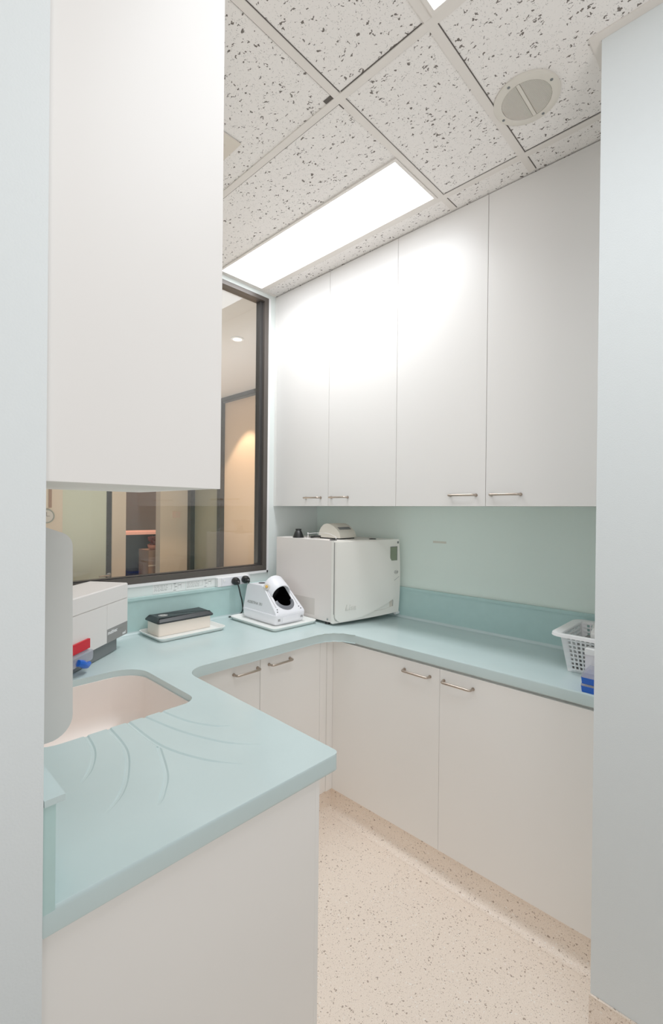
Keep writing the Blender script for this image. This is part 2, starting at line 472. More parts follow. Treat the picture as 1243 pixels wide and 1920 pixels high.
# ------------------------------------------------------------------ cabinets
def handle(parent, centre, along, out, L=.118, r=.0048, d=.03, label=None):
    """bow handle: two feet, a straight grip and round bends"""
    c = Vector(centre); u = Vector(along).normalized(); o_ = Vector(out).normalized()
    h = L / 2
    pts = [c - u * h + o_ * .0004, c - u * h + o_ * (d * .55)]
    for k in range(1, 5):
        a = R(90) * k / 5
        pts.append(c - u * (h - d * .4 * (1 - math.cos(a))) + o_ * (d * .55 + d * .4 * math.sin(a)))
    pts2 = [c + (p - c) - 2 * u * (p - c).dot(u) for p in pts][::-1]
    bm = tube(bmesh.new(), pts + pts2, r, 10)
    for s in (-1, 1):
        q = c + u * h * s
        tube(bm, [q + o_ * .0004, q + o_ * .004], r * 1.45, 12)
    return obj('handle', bm, M_NICKEL, parent, angle=50)

def door(parent, b, material=M_LAM, bev=.0025):
    return obj('door', box(*b), material, parent, bevel=bev)

XU, ZU = 1.81, 1.545
uy = [.40, .85, 1.30, 1.75, 2.19]
labels = ['white wall cabinet with two tall doors, next to the window', 'white wall cabinet with two tall doors, at the end away from the window']
for k, (i0, i1) in enumerate(((2, 4), (0, 2))):
    t = thing('wall_cabinet', labels[k], 'cabinet', (2.0, (uy[i0] + uy[i1]) / 2, ZU), group='tall white wall cabinets')
    y0, y1 = uy[i0], uy[i1]
    lo = y0 if k == 0 else .353
    obj('carcass', box(XU + .019, XR - .001, lo + .0005, y1 - .0005, ZU + .003, CZ - .003), M_CARC, t)
    for j in (i0, i1 - 1):
        d_ = door(t, (XU, XU + .0175, uy[j] + .0014, uy[j + 1] - .0014, ZU, CZ - .006), bev=.0045)
        ycent = {0: .765, 1: .95, 2: 1.665, 3: 1.865}[j]
        handle(d_, (XU, ycent, 1.591), (0, 1, 0), (-1, 0, 0))
    if k == 0:
        obj('filler_strip', box(XU + .002, XU + .018, 2.1915, YW - .001, ZU, CZ - .006), M_LAM, t, bevel=.0015)
    else:
        obj('filler_strip', box(XU + .002, XU + .018, .353, .4, ZU, CZ - .006), M_LAM, t, bevel=.0015)

# base cabinets, right-hand run
t = thing('base_cabinet', 'cream base cabinet with two wide doors on the long run under the wall cabinets', 'cabinet', (1.95, .97, 0))
obj('carcass', box(1.717, XR - .002, .354, 1.595, .118, .8785), M_CARC, t)
XB = 1.698
for y0, y1, hy in ((.988, 1.594, 1.097), (.388, .9865, .903)):
    d_ = door(t, (XB, XB + .018, y0, y1, .116, .868), M_LAMB)
    handle(d_, (XB, hy, .825), (0, 1, 0), (-1, 0, 0), L=.128)
obj('filler_strip', box(XB + .002, XB + .018, .354, .386, .116, .868), M_LAMB, t)
# base cabinets, window run
t = thing('base_cabinet', 'cream base cabinet below the window bench, partly hidden behind the peninsula', 'cabinet', (1.2, 1.9, 0))
bm = bmesh.new()
bx(bm, .80, .818, 1.6185, YW - .002, .118, .8785); bx(bm, .818, 1.706, 1.6185, YW - .002, .118, .136); bx(bm, .818, 1.706, YW - .012, YW - .002, .136, .8785)
bx(bm, 1.688, 1.706, 1.6185, YW - .012, .136, .8785); bx(bm, .818, 1.688, 1.6185, 1.70, .8605, .8785); bx(bm, 1.232, 1.25, 1.6185, YW - .012, .136, .8605)
obj('carcass', bm, M_CARC, t)
for x0, x1, hx in ((.86, 1.24, 1.165), (1.243, 1.609, 1.350)):
    d_ = door(t, (x0, x1, 1.6, 1.618, .116, .872), M_LAMB)
    handle(d_, (hx, 1.6, .838), (1, 0, 0), (0, -1, 0), L=.122)
obj('corner_filler', box(1.6115, 1.656, 1.601, 1.618, .116, .878), M_LAMB, t, bevel=.001)
obj('corner_filler', box(1.6575, 1.7165, 1.5955, 1.618, .116, .878), M_LAMB, t, bevel=.001)
# sink cabinet / peninsula
t = thing('sink_cabinet', 'cream peninsula sink cabinet with a plain back panel facing the camera', 'cabinet', (.5, 1.2, 0))
obj('back_panel', box(XL + .001, .7842, .79, .808, .002, .8785), M_LAMB, t, bevel=.001)
obj('end_panel', box(.7845, .797, .79, 1.79, .002, .8785), M_LAMB, t, bevel=.001)
bm = bmesh.new()
bx(bm, XL + .001, .783, .8085, 1.79, .1, .118); bx(bm, XL + .001, .783, 1.772, 1.79, .118, .8785)
obj('carcass', bm, M_CARC, t)
# overhead cupboard on the left
t = thing('overhead_cupboard', 'tall white cupboard hanging over the sink bench, plain end panel facing out', 'cabinet', (.35, .96, 1.56))
obj('end_panel', box(XL + .001, .503, .78, .798, 1.56, CZ - .001), M_LAM, t, bevel=.001)
obj('carcass', box(XL + .001, .483, .7985, 1.14, 1.5605, CZ - .001), M_CARC, t)
obj('door', box(.4835, .5025, .7985, 1.14, 1.5605, CZ - .004), M_LAM, t, bevel=.002)

# ------------------------------------------------------------------ benchtop
t_b = thing('benchtop', 'teal solid-surface benchtop with peninsula, sink cutout and drainer grooves', 'benchtop', (1.2, 1.4, .88))
XE = 1.694
pts = [(XL + .002, .772), (.848, .772), (.866, 1.575), (XE, 1.575), (XE, .352), (XR - .002, .352), (XR - .002, YW - .002), (XL + .002, YW - .002)]
poly = fillet(pts, [0, .016, .085, .13, 0, 0, 0, 0], 9)
bm = bmesh.new()
prism(bm, poly, .879, BT)
es = [e for e in bm.edges if all(abs(v.co.z - BT) < 1e-5 for v in e.verts) or all(abs(v.co.z - .879) < 1e-5 for v in e.verts)]
bmesh.ops.bevel(bm, geom=es, offset=.006, segments=3, affect='EDGES', profile=.5)
slab = obj('slab', bm, M_TEAL, t_b)
LW = WM[t_b.name].inverted()
SX0, SX1, SY0, SY1 = .30, .766, 1.302, 1.75
sink_pl = fillet([(SX0, SY0), (SX1, SY0), (SX1, SY1), (SX0, SY1)], [.08, .05, .1, .08], 8)
cuts = []
c = prism(bmesh.new(), sink_pl, .8, BT + .05); c.transform(LW); cuts.append(c)
GROOVES = [
    [(.437, 1.33), (.437, 1.298), (.423, 1.207), (.391, 1.132), (.350, 1.076)],
    [(.496, 1.33), (.495, 1.3), (.481, 1.159), (.440, 1.051), (.398, .982), (.347, .935)],
    [(.546, 1.33), (.547, 1.297), (.550, 1.115), (.591, .981), (.650, .886)],
    [(.546, 1.115), (.502, .988), (.465, .927), (.438, .892)],
    [(.592, 1.33), (.595, 1.296), (.624, 1.145), (.673, 1.014), (.735, .933)],
    [(.645, 1.33), (.647, 1.294), (.666, 1.192), (.703, 1.113), (.738, 1.079)]]
for g in GROOVES:
    path = smooth_path([(x, y, BT) for x, y in g], 7)
    n = len(path)
    path = [Vector((p.x, p.y, BT + .0045 + .0035 * max(0, (i - n * .75) / (n * .25)))) for i, p in enumerate(path)]
    c = tube(bmesh.new(), path, .0078, 10); c.transform(LW); cuts.append(c)
boolean(slab, cuts)
# upstands with caps
obj('upstand', box(XL + .002, XR - .018, YW - .02, YW - .002, BT, 1.078), M_TEALV, t_b)
obj('upstand', box(XR - .017, XR - .002, .354, YW - .021, BT, 1.078), M_TEALV, t_b)
obj('upstand', box(XL + .002, XL + .0185, .7725, YW - .021, BT - .03, 1.078), M_TEALV, t_b)
obj('upstand_cap', box(XL + .002, XR - .022, YW - .026, YW - .002, 1.0785, 1.092), M_TEALV, t_b, bevel=.004)
obj('upstand_cap', box(XR - .0215, XR - .002, .354, YW - .002, 1.0785, 1.092), M_TEALV, t_b, bevel=.004)
obj('upstand_cap', box(XL + .002, XL + .03, .768, YW - .027, 1.0785, 1.0885), M_TEAL, t_b, bevel=.004)
# cove between bench and upstand
bm = bmesh.new()
def cv(bm, axis, a0, a1, p, sg, r=.012):
    pr = [(p, BT)] + [(p + sg * (r - r * math.sin(R(90) * k / 5)), BT + r - r * math.cos(R(90) * k / 5)) for k in range(6)][::-1]
    pr = [(p, BT + .0002), (p, BT + r)] + [(p + sg * (r - r * math.cos(R(90) * k / 5)), BT + r - r * math.sin(R(90) * k / 5) + .0002) for k in range(1, 6)]
    profile(bm, pr, axis, a0, a1)
cv(bm, 'X', XL + .02, XR - .02, YW - .0202, -1); cv(bm, 'Y', .355, YW - .022, XR - .0172, -1)
obj('upstand_cove', bm, M_TEAL, t_b)

# sink bowl
t = thing('sink', 'cream undermount sink bowl set into the teal peninsula bench', 'sink', ((SX0 + SX1) / 2, (SY0 + SY1) / 2, .72))
out = inset_poly(sink_pl, .0008)
lv = [(out, .898), (out, .76), (inset_poly(out, .03), .725), (inset_poly(out, .045), .72)]
inn = [(inset_poly(out, .045), .727), (inset_poly(out, .034), .731), (inset_poly(out, .012), .757), (inset_poly(out, .006), .78), (inset_poly(out, .005), .898)]
bm = bmesh.new(); rings = []
for pl, z in [lv[3], lv[2], lv[1], lv[0]] + inn[::-1]:
    rings.append([bm.verts.new((p[0], p[1], z)) for p in pl])
for a, b in zip(rings, rings[1:]):
    n = len(a)
    for i in range(n): bm.faces.new((a[i], a[(i + 1) % n], b[(i + 1) % n], b[i]))
bm.faces.new(rings[0]); bm.faces.new(rings[-1])
obj('bowl', bm, M_CREAM, t)
bm = lathe(bmesh.new(), [(.001, .7275), (.04, .7275), (.042, .7295), (.03, .7305), (.001, .729)], ((SX0 + SX1) / 2, (SY0 + SY1) / 2, 0))
obj('drain', bm, M_STEEL, t)

# ------------------------------------------------------------------ towel dispenser on the left wall
t = thing('towel_dispenser', 'light grey wall dispenser with rounded corners and sloping top above the sink', 'dispenser', (.24, 1.0, 1.09))
pr = fillet([(XL + .001, 1.503), (.293, 1.467), (.296, 1.091), (XL + .001, 1.091)], [0, .028, .04, 0], 8)
bm = profile(bmesh.new(), [tuple(p) for p in pr], 'Y', .95, 1.21)
obj('cover', bm, mat('dispenser_grey', (204, 204, 200), .4), t, bevel=.003)
obj('outlet_slot', box(.235, .272, .965, 1.195, 1.086, 1.0908), M_DGREY2, t)

# ------------------------------------------------------------------ ceiling fittings
def panel_light(loc, x0, x1, y0, y1, label, lm):
    t = thing('ceiling_light', label, 'light', loc, group='fluorescent ceiling lights')
    bm = bmesh.new(); f = .012
    for b in ((x0, x1, y0, y0 + f), (x0, x1, y1 - f, y1), (x0, x0 + f, y0 + f, y1 - f), (x1 - f, x1, y0 + f, y1 - f)):
        bx(bm, *b, CZ - .007, CZ - .0005)
    obj('frame', bm, M_TBAR, t)
    obj('diffuser', box(x0 + f, x1 - f, y0 + f, y1 - f, CZ - .0055, CZ - .0008), lm, t)
panel_light((1.55, 1.6, CZ), 1.392, 1.6895, 1.0165, 2.195, 'long recessed fluorescent light panel in front of the wall cabinets, reaching the window', M_LIGHT)
panel_light((.77, .06, CZ), .478, 1.058, -.526, .6585, 'fluorescent light panel at the top edge, in the ceiling in front of the cupboard', emit_mat('light_diffuser_soft', (246, 250, 255), 2.4))

t = thing('ceiling_speaker', 'round cream ceiling speaker with ribbed grille', 'speaker', (1.475, .572, CZ))
def ring(r0, r1, z0, z1, n=48):
    bm = bmesh.new(); V = []
    for r, z in ((r0, z1), (r1, z1), (r1, z0 + .002), (r1 - .004, z0), (r0, z0)):
        V.append([bm.verts.new((r * math.cos(2 * math.pi * k / n), r * math.sin(2 * math.pi * k / n), z)) for k in range(n)])
    for i in range(5):
        a, b = V[i], V[(i + 1) % 5]
        for k in range(n): bm.faces.new((a[k], a[(k + 1) % n], b[(k + 1) % n], b[k]))
    return bm
obj('rim', ring(.074, .098, -.008, -.0005), M_SPK, t, world=False)
bm = bmesh.new()
lathe(bm, [(.0735, -.0005), (.0735, -.0035), (.001, -.0035)], (0, 0, 0), 40)
obj('backing', bm, mat('speaker_back', (172, 166, 154), .7), t, world=False)
bm = bmesh.new(); ang = R(57)
n = 26
for k in range(-n, n + 1):
    u = k * .0735 / n
    h = math.sqrt(max(0, .0735 ** 2 - u * u)) - .001
    if h < .006 or abs(u) < .006: continue
    bx(bm, -h, h, u - .0009, u + .0009, -.0065, -.0034)
bm.transform(Matrix.Rotation(R(0), 4, 'Z'))
obj('grille', bm, M_SPK, t, world=False)
obj('centre_bar', box(-.072, .072, -.0048, .0048, -.0078, -.0036), M_SPK, t, world=False)
for a in (75, 165, 255, 345):
    bm = lathe(bmesh.new(), [(.0045, -.0082), (.0045, -.0092), (.001, -.0092)], (.086 * math.cos(R(a)), .086 * math.sin(R(a)), 0), 12)
    obj('screw', bm, M_DGREY2, t, world=False)

t = thing('air_diffuser', 'square beige ceiling air vent partly hidden behind the cupboard', 'vent', (.765, 1.58, CZ))
bm = bmesh.new()
x0, x1, y0, y1 = .565, .965, 1.383, 1.783
def sq_ring(bm, i0, z0, i1, z1):
    a = [bm.verts.new(p) for p in ((x0 + i0, y0 + i0, z0), (x1 - i0, y0 + i0, z0), (x1 - i0, y1 - i0, z0), (x0 + i0, y1 - i0, z0))]
    b = [bm.verts.new(p) for p in ((x0 + i1, y0 + i1, z1), (x1 - i1, y0 + i1, z1), (x1 - i1, y1 - i1, z1), (x0 + i1, y1 - i1, z1))]
    for k in range(4): bm.faces.new((a[k], a[(k + 1) % 4], b[(k + 1) % 4], b[k]))
sq_ring(bm, 0, CZ - .002, .002, CZ - .007); sq_ring(bm, .002, CZ - .007, .038, CZ - .007); sq_ring(bm, .038, CZ - .007, .05, CZ - .001)
obj('frame', bm, M_VENTB, t)
obj('back_plate', box(x0 + .045, x1 - .045, y0 + .045, y1 - .045, CZ - .0011, CZ - .0004), M_DGREY, t)
for i in (.06, .1, .14):
    bm = bmesh.new(); sq_ring(bm, i, CZ - .010, i + .03, CZ - .002)
    obj('vane', bm, M_VENTB, t)

# ------------------------------------------------------------------ autoclave
A0 = (1.742, 1.650, BT); AR = R(-1.0)
t_a = thing('autoclave', 'cream benchtop autoclave with curved door and small grey display', 'autoclave', A0, AR)
AW, AD, AZ0, AZ1 = .408, .46, .012, .443
def bulge(u, v):
    """front surface y at width u (0..AW) and height v"""
    t = max(0, min(1.1, u / AW))
    return -.010 - .085 * t - .03 * math.sin(math.pi * min(1, t * .62))
bm = bmesh.new()
bx(bm, 0, AW, .006, AD, AZ0 + .004, AZ1)
obj('casing', bm, M_BEIGES, t_a, world=False, bevel=.006)
# front shell : closed lump whose front follows bulge()
def surf(bm, U, V, off, back=None):
    """grid of (u,v); front vertices on the bulge surface pushed out by off; sides go back to y=back"""
    ny, nx = len(V), len(V[0])
    Fv = [[bm.verts.new((U[j][i], bulge(U[j][i], V[j][i]) - off, V[j][i])) for i in range(nx)] for j in range(ny)]
    for j in range(ny - 1):
        for i in range(nx - 1): bm.faces.new((Fv[j][i], Fv[j][i + 1], Fv[j + 1][i + 1], Fv[j + 1][i]))
    rim = [Fv[0][i] for i in range(nx)] + [Fv[j][nx - 1] for j in range(1, ny)] + [Fv[ny - 1][i] for i in range(nx - 2, -1, -1)] + [Fv[j][0] for j in range(ny - 2, 0, -1)]
    if back is not None:
        B = [bm.verts.new((v.co.x, (back if not callable(back) else back(v.co)), v.co.z)) for v in rim]
        n = len(rim)
        for k in range(n): bm.faces.new((rim[k], B[k], B[(k + 1) % n], rim[(k + 1) % n]))
        bm.faces.new(B)
def grid(u0, u1, v0, v1, nx=22, ny=14):
    U = [[u0 + (u1 - u0) * i / nx for i in range(nx + 1)] for j in range(ny + 1)]
    V = [[v0 + (v1 - v0) * j / ny for i in range(nx + 1)] for j in range(ny + 1)]
    return U, V
bm = bmesh.new(); U, V = grid(0, AW, AZ0, AZ1)
U = [[u / AW * (AW + .004 + .012 * math.sin(math.pi * (v - AZ0) / (AZ1 - AZ0))) for u, v in zip(ru, rv)] for ru, rv in zip(U, V)]
V = [[v + max(0, .022 * (1 - (v - AZ0) / .1)) * u / AW for u, v in zip(ru, rv)] for ru, rv in zip(U, V)]
surf(bm, U, V, 0, .0055)
obj('front_shell', bm, M_BEIGEP, t_a, world=False, angle=50)
# door, its right edge bows and its lower edge sweeps up to the right
def lerp(pts, x):
    for (a, fa), (b, fb) in zip(pts, pts[1:]):
        if x <= b: return fa + (fb - fa) * (x - a) / (b - a)
    return pts[-1][1]
def vbot(u):
    return lerp([(0, .060), (.004, .05), (.012, .029), (.027, .0205), (.05, .0205), (.07, .022), (.123, .031), (.173, .041), (.216, .0545), (.266, .0725), (.318, .0925), (.36, .112), (.42, .14)], u)
def uright(v):
    return lerp([(0, .366), (.115, .3666), (.16, .370), (.208, .3676), (.2825, .357), (.326, .345), (.375, .314), (.4276, .261), (.45, .235)], v)
nx, ny = 26, 18
U = []; V = []
for j in range(ny + 1):
    ru = []; rv = []
    for i in range(nx + 1):
        s = i / nx; q = j / ny
        v = AZ0 + (AZ1 - AZ0 - .006) * q
        for _ in range(4):
            u = .006 + (uright(v) - .006) * s
            b0 = vbot(u); v = b0 + (AZ1 - .006 - b0) * q
        ru.append(u); rv.append(v)
    U.append(ru); V.append(rv)
bm = bmesh.new(); surf(bm, U, V, .011, lambda co: bulge(co.x, co.z) - .0005)
es = [e for e in bm.edges if len(e.link_faces) == 2 and e.calc_face_angle(0) > R(50) and e.verts[0].co.y < bulge(e.verts[0].co.x, e.verts[0].co.z) - .006 and e.verts[1].co.y < bulge(e.verts[1].co.x, e.verts[1].co.z) - .006]
bmesh.ops.bevel(bm, geom=es, offset=.003, segments=2, affect='EDGES', profile=.5)
adoor = obj('door', bm, M_BEIGEP, t_a, world=False, angle=50)
# dark seam left of the door
bm = bmesh.new(); U, V = grid(.0012, .0058, .06, AZ1 - .008, 1, 12); surf(bm, U, V, .0006)
obj('door_seam', bm, M_TEXT, t_a, world=False)
bm = bmesh.new()
ol = [(.005, AZ1 - .01), (.005, .3), (.005, .15), (.0052, .07)] + [(u, vbot(u)) for u in (.006, .012, .02, .03, .05, .07, .1, .14, .18, .22, .26, .30, .34, .362)] + [(uright(v), v) for v in (.13, .16, .2, .24, .28, .32, .35, .38, .40, .425)]
tube(bm, [(u, bulge(u, v) - .0008, v) for u, v in ol], .0012, 6)
obj('door_crease_shade', bm, M_DGREY, t_a, world=False)  # dark line painted as the shaded crease around the door
# display, its frame and lamp square
bm = bmesh.new(); U, V = grid(.347, .393, .325, .400, 6, 6); surf(bm, U, V, .003, lambda co: bulge(co.x, co.z) - .0005)
obj('display', bm, M_LCD, t_a, world=False)
bm = bmesh.new(); U, V = grid(.3931, .3965, .325, .4035, 2, 4); surf(bm, U, V, .0032, lambda co: bulge(co.x, co.z) - .0005)
U, V = grid(.347, .393, .4002, .4028, 2, 2); surf(bm, U, V, .0032, lambda co: bulge(co.x, co.z) - .0005)
obj('display_edge', bm, M_DGREY2, t_a, world=False)
bm = bmesh.new(); U, V = grid(.398, .408, .419, .431, 2, 2); surf(bm, U, V, .002, lambda co: bulge(co.x, co.z) - .0003)
obj('power_button', bm, M_DGREY2, t_a, world=False)
# control column and lower corner line
bm = bmesh.new()
pl = [(.370, .208), (.414, .232)]
tube(bm, [(pl[0][0], bulge(*pl[0]) - .0005, pl[0][1]), (pl[1][0], bulge(*pl[1]) - .0005, pl[1][1])], .0009, 6)
obj('panel_seam', bm, M_TEXT, t_a, world=False)
# pull recess under the door
bm = bmesh.new()
P3 = [(.225, .056), (.362, .111), (.3656, .070), (.292, .057)]
bm.faces.new([bm.verts.new((u, bulge(u, v) - .0008, v)) for u, v in P3])
obj('pull_recess', bm, mat('recess_beige', (205, 194, 180), .6), t_a, world=False)
bm = bmesh.new()
tube(bm, [(u, bulge(u, v) - .0015, v) for u, v in ((.216, .0535), (.266, .0715), (.318, .0915), (.363, .112), (.368, .1), (.3665, .07))], .0016, 6)
obj('recess_edge', bm, M_TEXT, t_a, world=False)
# logo : hexagon ring with letters
lu, lv_ = .392, .259
bm = bmesh.new()
hexp = [(lu + .0135 * math.cos(R(a)), lv_ + .011 * math.sin(R(a))) for a in range(0, 361, 60)]
tube(bm, [(u, bulge(u, v) - .0006, v) for u, v in hexp], .0008, 6, cap=False)
logo = obj('logo', bm, M_TEXTD, t_a, world=False)
sl = (bulge(lu + .005, lv_) - bulge(lu - .005, lv_)) / .01
lettering('logo_letters', 'W&H', .0085, frame_at((lu - .0095, bulge(lu - .0095, lv_) - .0009, lv_ - .003), (1, sl, 0), (0, 0, 1)), M_TEXTD, logo, .0003)
u0, v0 = .056, .078
sl = (bulge(u0 + .06, v0) - bulge(u0, v0)) / .06
lettering('lettering', 'Lisa', .044, frame_at((u0, bulge(u0, v0) - .0122, v0), (1, sl, 0), (0, 0, 1)), mat('lettering_grey', (196, 193, 184), .5), adoor, .0012, shear=.18)
lettering('lettering', 'Lisa', .040, frame_at((u0 + .003, bulge(u0 + .003, v0) - .0136, v0 + .0015), (1, sl, 0), (0, 0, 1)), mat('lettering_pale', (226, 223, 214), .5), adoor, .0004, shear=.18)
# base rail, feet
for u, v in ((.02, .05), (.388, .04), (.02, .42), (.388, .42)):
    bm = lathe(bmesh.new(), [(.014, 0), (.014, .010), (.012, .0135), (.001, .0135)], (u, v, .0005), 14)
    obj('foot', bm, M_BLACK, t_a, world=False)
bm = bmesh.new()
lathe(bm, [(.009, -.02), (.009, .012), (.006, .014), (.001, .014)], (.418, bulge(.4, .03) + .012, .026), 14, axis='X')
obj('drain_knob', bm, M_WPLAS, t_a, world=False)
bm = lathe(bmesh.new(), [(.001, -.0025), (.006, -.002), (.006, .001)], (0, .03, .03), 12, axis='X')
obj('side_screw', bm, M_STEEL, t_a, world=False)
obj('side_label', box(-.0008, -.0002, .13, .42, .035, .125), mat('side_label_beige', (203, 195, 187), .5), t_a, world=False)

# on top of the autoclave
ZT = BT + AZ1
t = thing('seal_printer', 'small beige machine with domed side profile and grey button strip, on the autoclave', 'machine', (1.845, 1.69, ZT + .0005), R(4))
W_, D_ = .145, .16
pr = [(0, .007)] + [(0, .016), (.006, .035), (.02, .051), (.05, .073), (.075, .083), (.095, .085), (.118, .079), (.137, .064), (.149, .042), (.156, .02), (.158, .007)]
bm = bmesh.new()
bm = profile(bm, pr, 'X', 0, W_)
pbody = obj('body', bm, mat('old_beige', (212, 206, 192), .45), t, world=False, bevel=.002, angle=30)
obj('base', box(.006, W_ - .006, .008, .15, 0, .0065), M_BLACK, t, world=False)
M4 = frame_at((.022, .0195, .0525), (1, 0, 0), (0, .03, .022))
bm = bx(bmesh.new(), 0, .102, 0, .021, -.001, .0014); bm.transform(M4)
kp = obj('button_strip', bm, M_DGREY, t, world=False)
bm = bmesh.new()
for k in range(7): bx(bm, (.005 + k * .0138), (.0145 + k * .0138), .005, .016, .0015, .0026)
bm.transform(M4); obj('buttons', bm, M_DGREY2, t, world=False)
t = thing('funnel', 'small black plastic funnel upside down on the autoclave, near the window', 'funnel', (1.655, 1.805, ZT))
t.location = (1.79, 1.965, ZT + .0005); reg(t, Matrix.Translation(t.location))
bm = lathe(bmesh.new(), [(.032, .0), (.0325, .003), (.019, .036), (.0165, .0385), (.0165, .046), (.0175, .047), (.0175, .05), (.012, .0505), (.012, .042), (.001, .04)], (0, 0, 0), 32)
obj('cone', bm, M_BLACK, t, world=False)
for p, lb in (((1.772, 1.672), 'flat black cap on the autoclave, in front of the beige machine'), ((2.02, 1.605), 'flat black cap on the autoclave, beside the beige machine')):
    bm = lathe(bmesh.new(), [(.020, 0), (.020, .003), (.016, .0045), (.001, .005)], (p[0], p[1], ZT + .0005), 24)
    o = base_origin(obj('flat_cap', bm, M_BLACK)); tag(o, lb, 'cap', 'black caps on the autoclave')
bm = tube(bmesh.new(), smooth_path([(1.805, 1.90, ZT + .026), (1.83, 1.86, ZT + .03), (1.838, 1.80, ZT + .032), (1.83, 1.76, ZT + .03), (1.812, 1.71, ZT + .022), (1.795, 1.675, ZT + .016), (1.788, 1.668, ZT + .0065)], 6), .0014, 8)
tube(bm, [(1.805, 1.90, ZT + .0008), (1.805, 1.90, ZT + .028)], .0022, 8); lathe(bm, [(.001, .026), (.005, .027), (.005, .03), (.001, .032)], (1.805, 1.90, ZT), 12)
o = base_origin(obj('thin_cord', bm, M_WPLAS)); tag(o, 'thin white cord with stalks looped across the autoclave top', 'cord')
bm = tube(bmesh.new(), smooth_path([(1.838, 1.83, ZT + .012), (1.822, 1.85, ZT + .011), (1.812, 1.875, ZT + .0075), (1.83, 1.9, ZT + .0065), (1.89, 1.93, ZT + .0065)], 6), .0055, 8)
o = base_origin(obj('power_lead', bm, M_BLACK)); tag(o, 'short black lead behind the beige machine on the autoclave', 'cord')

# ------------------------------------------------------------------ white trays
def tray(loc, w, d, rz, label):
    t = thing('tray', label, 'tray', loc, rz, 'white plastic trays on the bench')
    bm = bmesh.new(); rings = []
    o0 = fillet([(0, 0), (w, 0), (w, d), (0, d)], .03, 6)
    for ins, z in ((.022, 0.0003), (.014, .001), (.003, .014), (.0, .017), (.0008, .0185), (.004, .0182), (.017, .0045), (.024, .0035)):
        rings.append([bm.verts.new((p[0], p[1], z)) for p in inset_poly(o0, ins)])
    for a, b in zip(rings, rings[1:]):
        n = len(a)
        for i in range(n): bm.faces.new((a[i], a[(i + 1) % n], b[(i + 1) % n], b[i]))
    bm.faces.new(rings[0][::-1]); bm.faces.new(rings[-1])
    obj('dish', bm, M_TRAYW, t, world=False)
    return t
tray((.962, 1.957, BT + .0004), .352, .236, R(.3), 'white shallow tray under the cream box with the black lid')
tray((1.437, 1.745, BT + .0004), .297, .40, R(-1), 'white shallow tray under the white machine with the black opening')

t = thing('storage_case', 'cream oblong box with black sloped-edge lid and round silver badge', 'box', (1.002, 2.052, BT + .0049), R(0))
W_, D_ = .274, .122
bm = prism(bmesh.new(), fillet([(0, 0), (W_, 0), (W_, D_), (0, D_)], .008, 4), 0, .058)
obj('body', bm, M_CASS, t, world=False)
bm = bmesh.new(); rings = []
o0 = fillet([(-.010, -.010), (W_ + .012, -.010), (W_ + .012, D_ + .010), (-.010, D_ + .010)], .012, 4)
for ins, z in ((.004, .0585), (0, .061), (0, .067), (.018, .082), (.02, .0828)):
    rings.append([bm.verts.new((p[0], p[1], z)) for p in inset_poly(o0, ins)])
for a, b in zip(rings, rings[1:]):
    n = len(a)
    for i in range(n): bm.faces.new((a[i], a[(i + 1) % n], b[(i + 1) % n], b[i]))
bm.faces.new(rings[0][::-1]); bm.faces.new(rings[-1])
lid = obj('lid', bm, M_NAVYB, t, world=False, angle=20)
bm = lathe(bmesh.new(), [(.021, .083), (.021, .0838), (.019, .0842), (.001, .0842)], (.048, .06, 0), 32)
bd = obj('badge', bm, mat('badge_silver', (184, 182, 178), .4), lid, world=False)
bm = bmesh.new()
tube(bm, [(.048 + .0165 * math.cos(R(a)), .06 + .0165 * math.sin(R(a)), .0843) for a in range(0, 361, 12)], .0009, 5, cap=False)
bx(bm, .044, .046, .052, .068, .0843, .0846); bx(bm, .05, .052, .052, .068, .0843, .0846); bx(bm, .046, .05, .059, .061, .0843, .0846)
obj('badge_mark', bm, M_DGREY2, bd, world=False)

# ------------------------------------------------------------------ handpiece care machine
t = thing('care_machine', 'white handpiece care machine with sloping front and black oval opening', 'machine', (1.507, 1.822, BT + .0052), R(-2))
W_, D_ = .204, .302
bm = bmesh.new(); rings = []
def rr(x0, x1, y0, y1, z, r, dz_front=0):
    return [(p[0], p[1], z) for p in fillet([(x0, y0), (x1, y0), (x1, y1), (x0, y1)], r, 4)]
for a in ((.014, W_ - .014, .014, D_ - .012, .0005, .012), (.006, W_ - .006, .006, D_ - .004, .012, .014), (0, W_, 0, D_, .046, .016), (0, W_, 0, D_, .052, .016), (.002, W_ - .002, .002, D_ - .002, .055, .015)):
    rings.append([bm.verts.new(p) for p in rr(*a[:4], a[4], a[5])])
for a, b in zip(rings, rings[1:]):
    n = len(a)
    for i in range(n): bm.faces.new((a[i], a[(i + 1) % n], b[(i + 1) % n], b[i]))
bm.faces.new(rings[0][::-1]); bm.faces.new(rings[-1])
obj('base', bm, M_WPLASB, t, world=False)
# upper shell: side profile tapering in width towards the top
side = [(.004, .0555), (.010, .066), (.130, .176), (.146, .186), (.166, .188), (.276, .186), (.289, .178), (D_ - .004, .0555)]
bm = bmesh.new()
def wid(z): return .006 + .022 * (z - .055) / .15
Lr = [bm.verts.new((wid(z), y, z)) for y, z in side]; Rr = [bm.verts.new((W_ - wid(z), y, z)) for y, z in side]
n = len(side)
bm.faces.new(Lr); bm.faces.new(Rr[::-1])
for i in range(n): bm.faces.new((Lr[i], Rr[i], Rr[(i + 1) % n], Lr[(i + 1) % n]))
shell = obj('shell', bm, M_WPLASB, t, world=False, bevel=.006, seg=3, angle=30)
